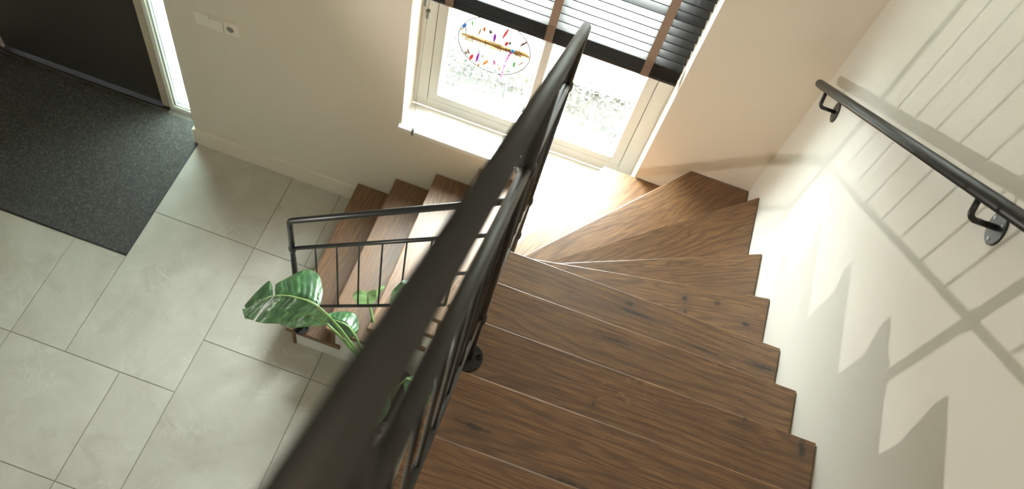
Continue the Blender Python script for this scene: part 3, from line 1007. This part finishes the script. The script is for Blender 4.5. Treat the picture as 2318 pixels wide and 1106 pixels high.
for x, z, r, col in ((1.556, 1.540, .012, 'grey'), (1.652, 1.512, .010, 'grey'), (1.672, 1.470, .011, 'blue'), (1.462, 1.355, .010, 'grey'), (1.425, 1.493, .007, 'tan')):
    bm = bmesh.new()
    bmesh.ops.create_icosphere(bm, subdivisions=2, radius=r, matrix=Matrix.Translation((x, HC.y - .012, z)) @ Matrix.Diagonal((.8, .55, 1.15, 1)))
    o = bm_obj('bead', bm, MT['dye_' + col], wh, True)
    o['label'] = 'large ' + col + ' bead'
keep(wh)

# ================================================================ plant
pp = empty('potted_plant', (1.63, -1.15, 0))
tag(pp, 'green bird of paradise plant in a dark pot beside the lower stairs', 'plant')
pot = lathe('pot', [(.105, 0), (.118, .01), (.140, .12), (.150, .26), (.153, .30), (.150, .305), (.140, .30), (.137, .27), (.04, .27)], (1.63, -1.15, 0.0), MT['pot'], pp, 40, smooth=True)
lathe('soil', [(.136, .262), (.136, .270), (.10, .276), (.03, .281)], (1.63, -1.15, 0.0), MT['soil'], pp, 30)
LEAF_MAIN = [[(1.311, -1.173, 1.1), (1.311, -1.163, 1.1), (1.31, -1.178, 1.1)], [(1.295, -1.17, 1.105), (1.299, -1.109, 1.08), (1.288, -1.192, 1.08)], [(1.277, -1.169, 1.11), (1.271, -1.054, 1.05), (1.263, -1.209, 1.05)], [(1.259, -1.167, 1.11), (1.233, -1.004, 1.03), (1.221, -1.231, 1.02)], [(1.236, -1.168, 1.11), (1.181, -0.993, 1.02), (1.191, -1.251, 1.0)], [(1.206, -1.169, 1.105), (1.148, -1.02, 1.02), (1.163, -1.26, 0.99)], [(1.18, -1.171, 1.1), (1.122, -1.056, 1.02), (1.133, -1.269, 0.985)], [(1.144, -1.175, 1.085), (1.101, -1.084, 1.02), (1.106, -1.276, 0.98)], [(1.118, -1.181, 1.07), (1.082, -1.108, 1.015), (1.067, -1.278, 0.97)]]
LEAF_TIPUP = [[(1.111, -1.183, 1.065), (1.084, -1.137, 1.02), (1.111, -1.18, 1.065)], [(1.093, -1.189, 1.055), (1.06, -1.103, 1.0), (1.089, -1.19, 1.05)], [(1.077, -1.199, 1.04), (1.042, -1.092, 0.985), (1.069, -1.202, 1.03)], [(1.058, -1.21, 1.02), (1.021, -1.113, 0.96), (1.054, -1.211, 1.01)], [(1.032, -1.223, 0.99), (0.995, -1.158, 0.93), (1.029, -1.226, 0.985)], [(1.004, -1.237, 0.96), (0.98, -1.209, 0.92), (1.0, -1.238, 0.955)]]
LEAF_TIPLO = [[(1.112, -1.185, 1.065), (1.11, -1.185, 1.065), (1.057, -1.275, 0.965)], [(1.089, -1.194, 1.05), (1.089, -1.193, 1.05), (1.042, -1.274, 0.96)], [(1.063, -1.207, 1.02), (1.062, -1.206, 1.02), (1.031, -1.274, 0.955)]]
LEAF_TIPLO2 = [[(1.062, -1.208, 1.02), (1.062, -1.208, 1.02), (1.056, -1.224, 0.99)], [(1.038, -1.223, 0.99), (1.038, -1.222, 0.99), (1.041, -1.251, 0.96)], [(1.013, -1.238, 0.97), (1.011, -1.237, 0.97), (1.02, -1.271, 0.94)], [(0.993, -1.245, 0.955), (0.989, -1.24, 0.955), (1.001, -1.255, 0.945)]]
LEAF_UNDER = [[(1.338, -1.158, 0.92), (1.339, -1.156, 0.92), (1.336, -1.163, 0.92)], [(1.311, -1.156, 0.92), (1.332, -1.142, 0.95), (1.303, -1.167, 0.89)], [(1.275, -1.15, 0.915), (1.319, -1.13, 0.97), (1.265, -1.176, 0.87)], [(1.239, -1.144, 0.9), (1.288, -1.129, 0.97), (1.229, -1.189, 0.86)], [(1.199, -1.148, 0.88), (1.247, -1.138, 0.94), (1.192, -1.199, 0.84)], [(1.162, -1.162, 0.86), (1.199, -1.149, 0.9), (1.156, -1.2, 0.83)], [(1.132, -1.187, 0.83), (1.147, -1.177, 0.85), (1.131, -1.196, 0.82)]]
LEAF_RIGHT = [[(1.452, -1.118, 0.8), (1.454, -1.112, 0.8), (1.45, -1.123, 0.8)], [(1.435, -1.111, 0.82), (1.451, -1.089, 0.8), (1.429, -1.122, 0.78)], [(1.415, -1.103, 0.835), (1.442, -1.053, 0.79), (1.401, -1.12, 0.77)], [(1.388, -1.098, 0.84), (1.41, -1.017, 0.79), (1.368, -1.112, 0.76)], [(1.36, -1.098, 0.84), (1.376, -1.01, 0.78), (1.337, -1.109, 0.76)], [(1.331, -1.093, 0.83), (1.336, -1.027, 0.78), (1.316, -1.099, 0.77)], [(1.305, -1.083, 0.81), (1.299, -1.054, 0.79), (1.302, -1.086, 0.79)]]
LEAF_BACK = [[(1.416, -0.869, 0.6), (1.424, -0.866, 0.6), (1.406, -0.873, 0.6)], [(1.415, -0.875, 0.64), (1.444, -0.853, 0.63), (1.367, -0.894, 0.63)], [(1.412, -0.872, 0.67), (1.447, -0.845, 0.66), (1.348, -0.887, 0.65)], [(1.41, -0.87, 0.7), (1.441, -0.837, 0.68), (1.339, -0.881, 0.67)], [(1.408, -0.867, 0.72), (1.438, -0.832, 0.7), (1.345, -0.864, 0.68)], [(1.407, -0.866, 0.73), (1.433, -0.831, 0.71), (1.353, -0.856, 0.69)]]
LEAF_BACK2 = [[(1.451, -0.856, 0.67), (1.454, -0.852, 0.67), (1.446, -0.86, 0.66)], [(1.453, -0.841, 0.7), (1.46, -0.825, 0.69), (1.44, -0.836, 0.69)], [(1.459, -0.831, 0.73), (1.468, -0.82, 0.72), (1.442, -0.826, 0.72)], [(1.474, -0.824, 0.77), (1.477, -0.825, 0.77), (1.464, -0.825, 0.76)]]
LEAF_DARK = [[(1.696, -1.095, 1.08), (1.703, -1.086, 1.08), (1.689, -1.102, 1.08)], [(1.678, -1.083, 1.13), (1.711, -1.033, 1.1), (1.624, -1.105, 1.1)], [(1.662, -1.066, 1.17), (1.711, -1.004, 1.13), (1.595, -1.084, 1.13)], [(1.644, -1.045, 1.2), (1.695, -0.975, 1.15), (1.576, -1.058, 1.15)], [(1.628, -1.026, 1.22), (1.668, -0.962, 1.18), (1.571, -1.027, 1.17)], [(1.613, -1.009, 1.23), (1.636, -0.964, 1.2), (1.582, -1.007, 1.19)], [(1.6, -0.995, 1.23), (1.604, -0.974, 1.21), (1.592, -0.996, 1.21)]]
ST_MAIN = [(1.311, -1.173, 1.1), (1.354, -1.172, 1.04), (1.399, -1.163, 0.93), (1.446, -1.152, 0.78), (1.492, -1.142, 0.62)]
ST_UNDER = [(1.338, -1.158, 0.92), (1.38, -1.158, 0.86), (1.424, -1.15, 0.76), (1.475, -1.131, 0.6)]
ST_RIGHT = [(1.452, -1.118, 0.8), (1.472, -1.124, 0.74), (1.498, -1.123, 0.6)]
ST_BACK = [(1.414, -0.865, 0.6), (1.427, -0.873, 0.58), (1.457, -0.913, 0.56), (1.487, -0.951, 0.53), (1.521, -0.992, 0.42)]
ST_DARK = [(1.696, -1.095, 1.08), (1.69, -1.091, 0.85), (1.672, -1.109, 0.55)]

def add_leaf_rows(bm, uvl, rows, u0=0.0, sag=.006):
    grid = []
    u = u0
    prevm = None
    NC = 5
    for m, up, lo in rows:
        m, up, lo = Vector(m), Vector(up), Vector(lo)
        if prevm is not None: u += (m - prevm).length
        prevm = m
        line = []
        for j in range(-NC, NC + 1):
            t = abs(j) / NC
            tgt = up if j > 0 else lo
            p = m.lerp(tgt, t) + Vector((0, 0, sag * math.sin(PI * t) * ((tgt - m).length / .1)))
            p += Vector((.3, .2, 1)) * (.0028 * math.sin(2 * PI * (u - .03 * t) / .0215) * math.sin(PI * min(1, t * .9 + .05)) * min(1, (tgt - m).length / .05))
            line.append((bm.verts.new(p), (u, j / NC)))
        grid.append(line)
    for a, b in zip(grid, grid[1:]):
        for j in range(2 * NC):
            q = (a[j], a[j + 1], b[j + 1], b[j])
            f = bm.faces.new([v for v, _ in q])
            f.smooth = True
            for l, (_, uvv) in zip(f.loops, q): l[uvl].uv = uvv
    return u
def refine(rows, k=3):
    out = []
    n = len(rows)
    R = [[Vector(v) for v in r] for r in rows]
    def cr(a, b, c, d, t):
        return 0.5 * ((2 * b) + (c - a) * t + (2 * a - 5 * b + 4 * c - d) * t * t + (3 * b - a - 3 * c + d) * t ** 3)
    for i in range(n - 1):
        for s_ in range(k):
            t = s_ / k
            out.append([cr(R[max(i - 1, 0)][j], R[i][j], R[i + 1][j], R[min(i + 2, n - 1)][j], t) for j in range(3)])
    out.append(R[-1])
    return out
def leaf(parts, stalk, mat, label, rib_rows=None, r0=.0048):
    bm = bmesh.new()
    uvl = bm.loops.layers.uv.new('UVMap')
    u = 0
    for rows in parts:
        add_leaf_rows(bm, uvl, refine(rows, 7))
    me = bpy.data.meshes.new('leaf')
    bm.to_mesh(me); bm.free()
    o = link('leaf', me, mat, pp)
    o['label'] = label
    rib = [r[0] for r in refine(rib_rows or parts[0])]
    rib = [Vector(p) + Vector((0, 0, .0012)) for p in rib]
    tube('midrib', rib, [r0 * (1 - .8 * i / (len(rib) - 1)) for i in range(len(rib))], MT['rib'], o, 10)
    if stalk:
        base = Vector((1.63 + (stalk[-1][0] - 1.63) * .22, -1.15 + (stalk[-1][1] + 1.15) * .22, .27))
        pts = [Vector(p) for p in stalk] + [Vector(stalk[-1]).lerp(base, .5) + Vector((.012, -.008, .01)), base]
        rr = [r0 + .0042 * i / (len(pts) - 1) for i in range(len(pts))]
        tube('stalk', pts, rr, MT['stem'], o, 12)
    return o
leaf([LEAF_MAIN, LEAF_TIPUP, LEAF_TIPLO, LEAF_TIPLO2], ST_MAIN, MT['leaf'], 'large torn glossy leaf reaching over the tiles', LEAF_MAIN[:-1] + LEAF_TIPUP[:-2])
leaf([LEAF_UNDER], ST_UNDER, MT['leaf'], 'leaf under the large torn leaf')
leaf([LEAF_RIGHT], ST_RIGHT, MT['leaf'], 'curled leaf beside the stalks')
leaf([LEAF_BACK, LEAF_BACK2], ST_BACK, MT['leaf_b'], 'pale backlit young leaf behind the balusters')
leaf([LEAF_DARK], ST_DARK, MT['leaf'], 'dark leaf below the upper railing')
# inner leaves above the pot, mostly under the upper railing
def arc_leaf(az, reach, rise, Ln, wd, droop):
    d = Vector((math.cos(az), math.sin(az), 0)); s_ = Vector((-d.y, d.x, 0))
    b = Vector((1.63, -1.15, .27)) + d * .03
    tip0 = b + d * reach + Vector((0, 0, rise))
    stalk = [tip0, b.lerp(tip0, .55) + Vector((0, 0, .06)), b.lerp(tip0, .25) + Vector((0, 0, .04))]
    rows = []
    for i in range(8):
        t = i / 7
        m = tip0 + d * Ln * t + Vector((0, 0, .04 * math.sin(PI * t) - droop * t * t))
        w = wd * (math.sin(PI * min(1, .08 + .9 * t)) ** .8)
        rows.append([m, m + s_ * w + Vector((0, 0, -.02)), m - s_ * w + Vector((0, 0, -.02))])
    leaf([rows], stalk, MT['leaf'], 'inner leaf above the pot')
arc_leaf(-.3, .07, .42, .16, .07, .06)
arc_leaf(-1.6, .05, .36, .20, .075, .10)
arc_leaf(-2.5, .06, .30, .17, .06, .08)
keep(pp)
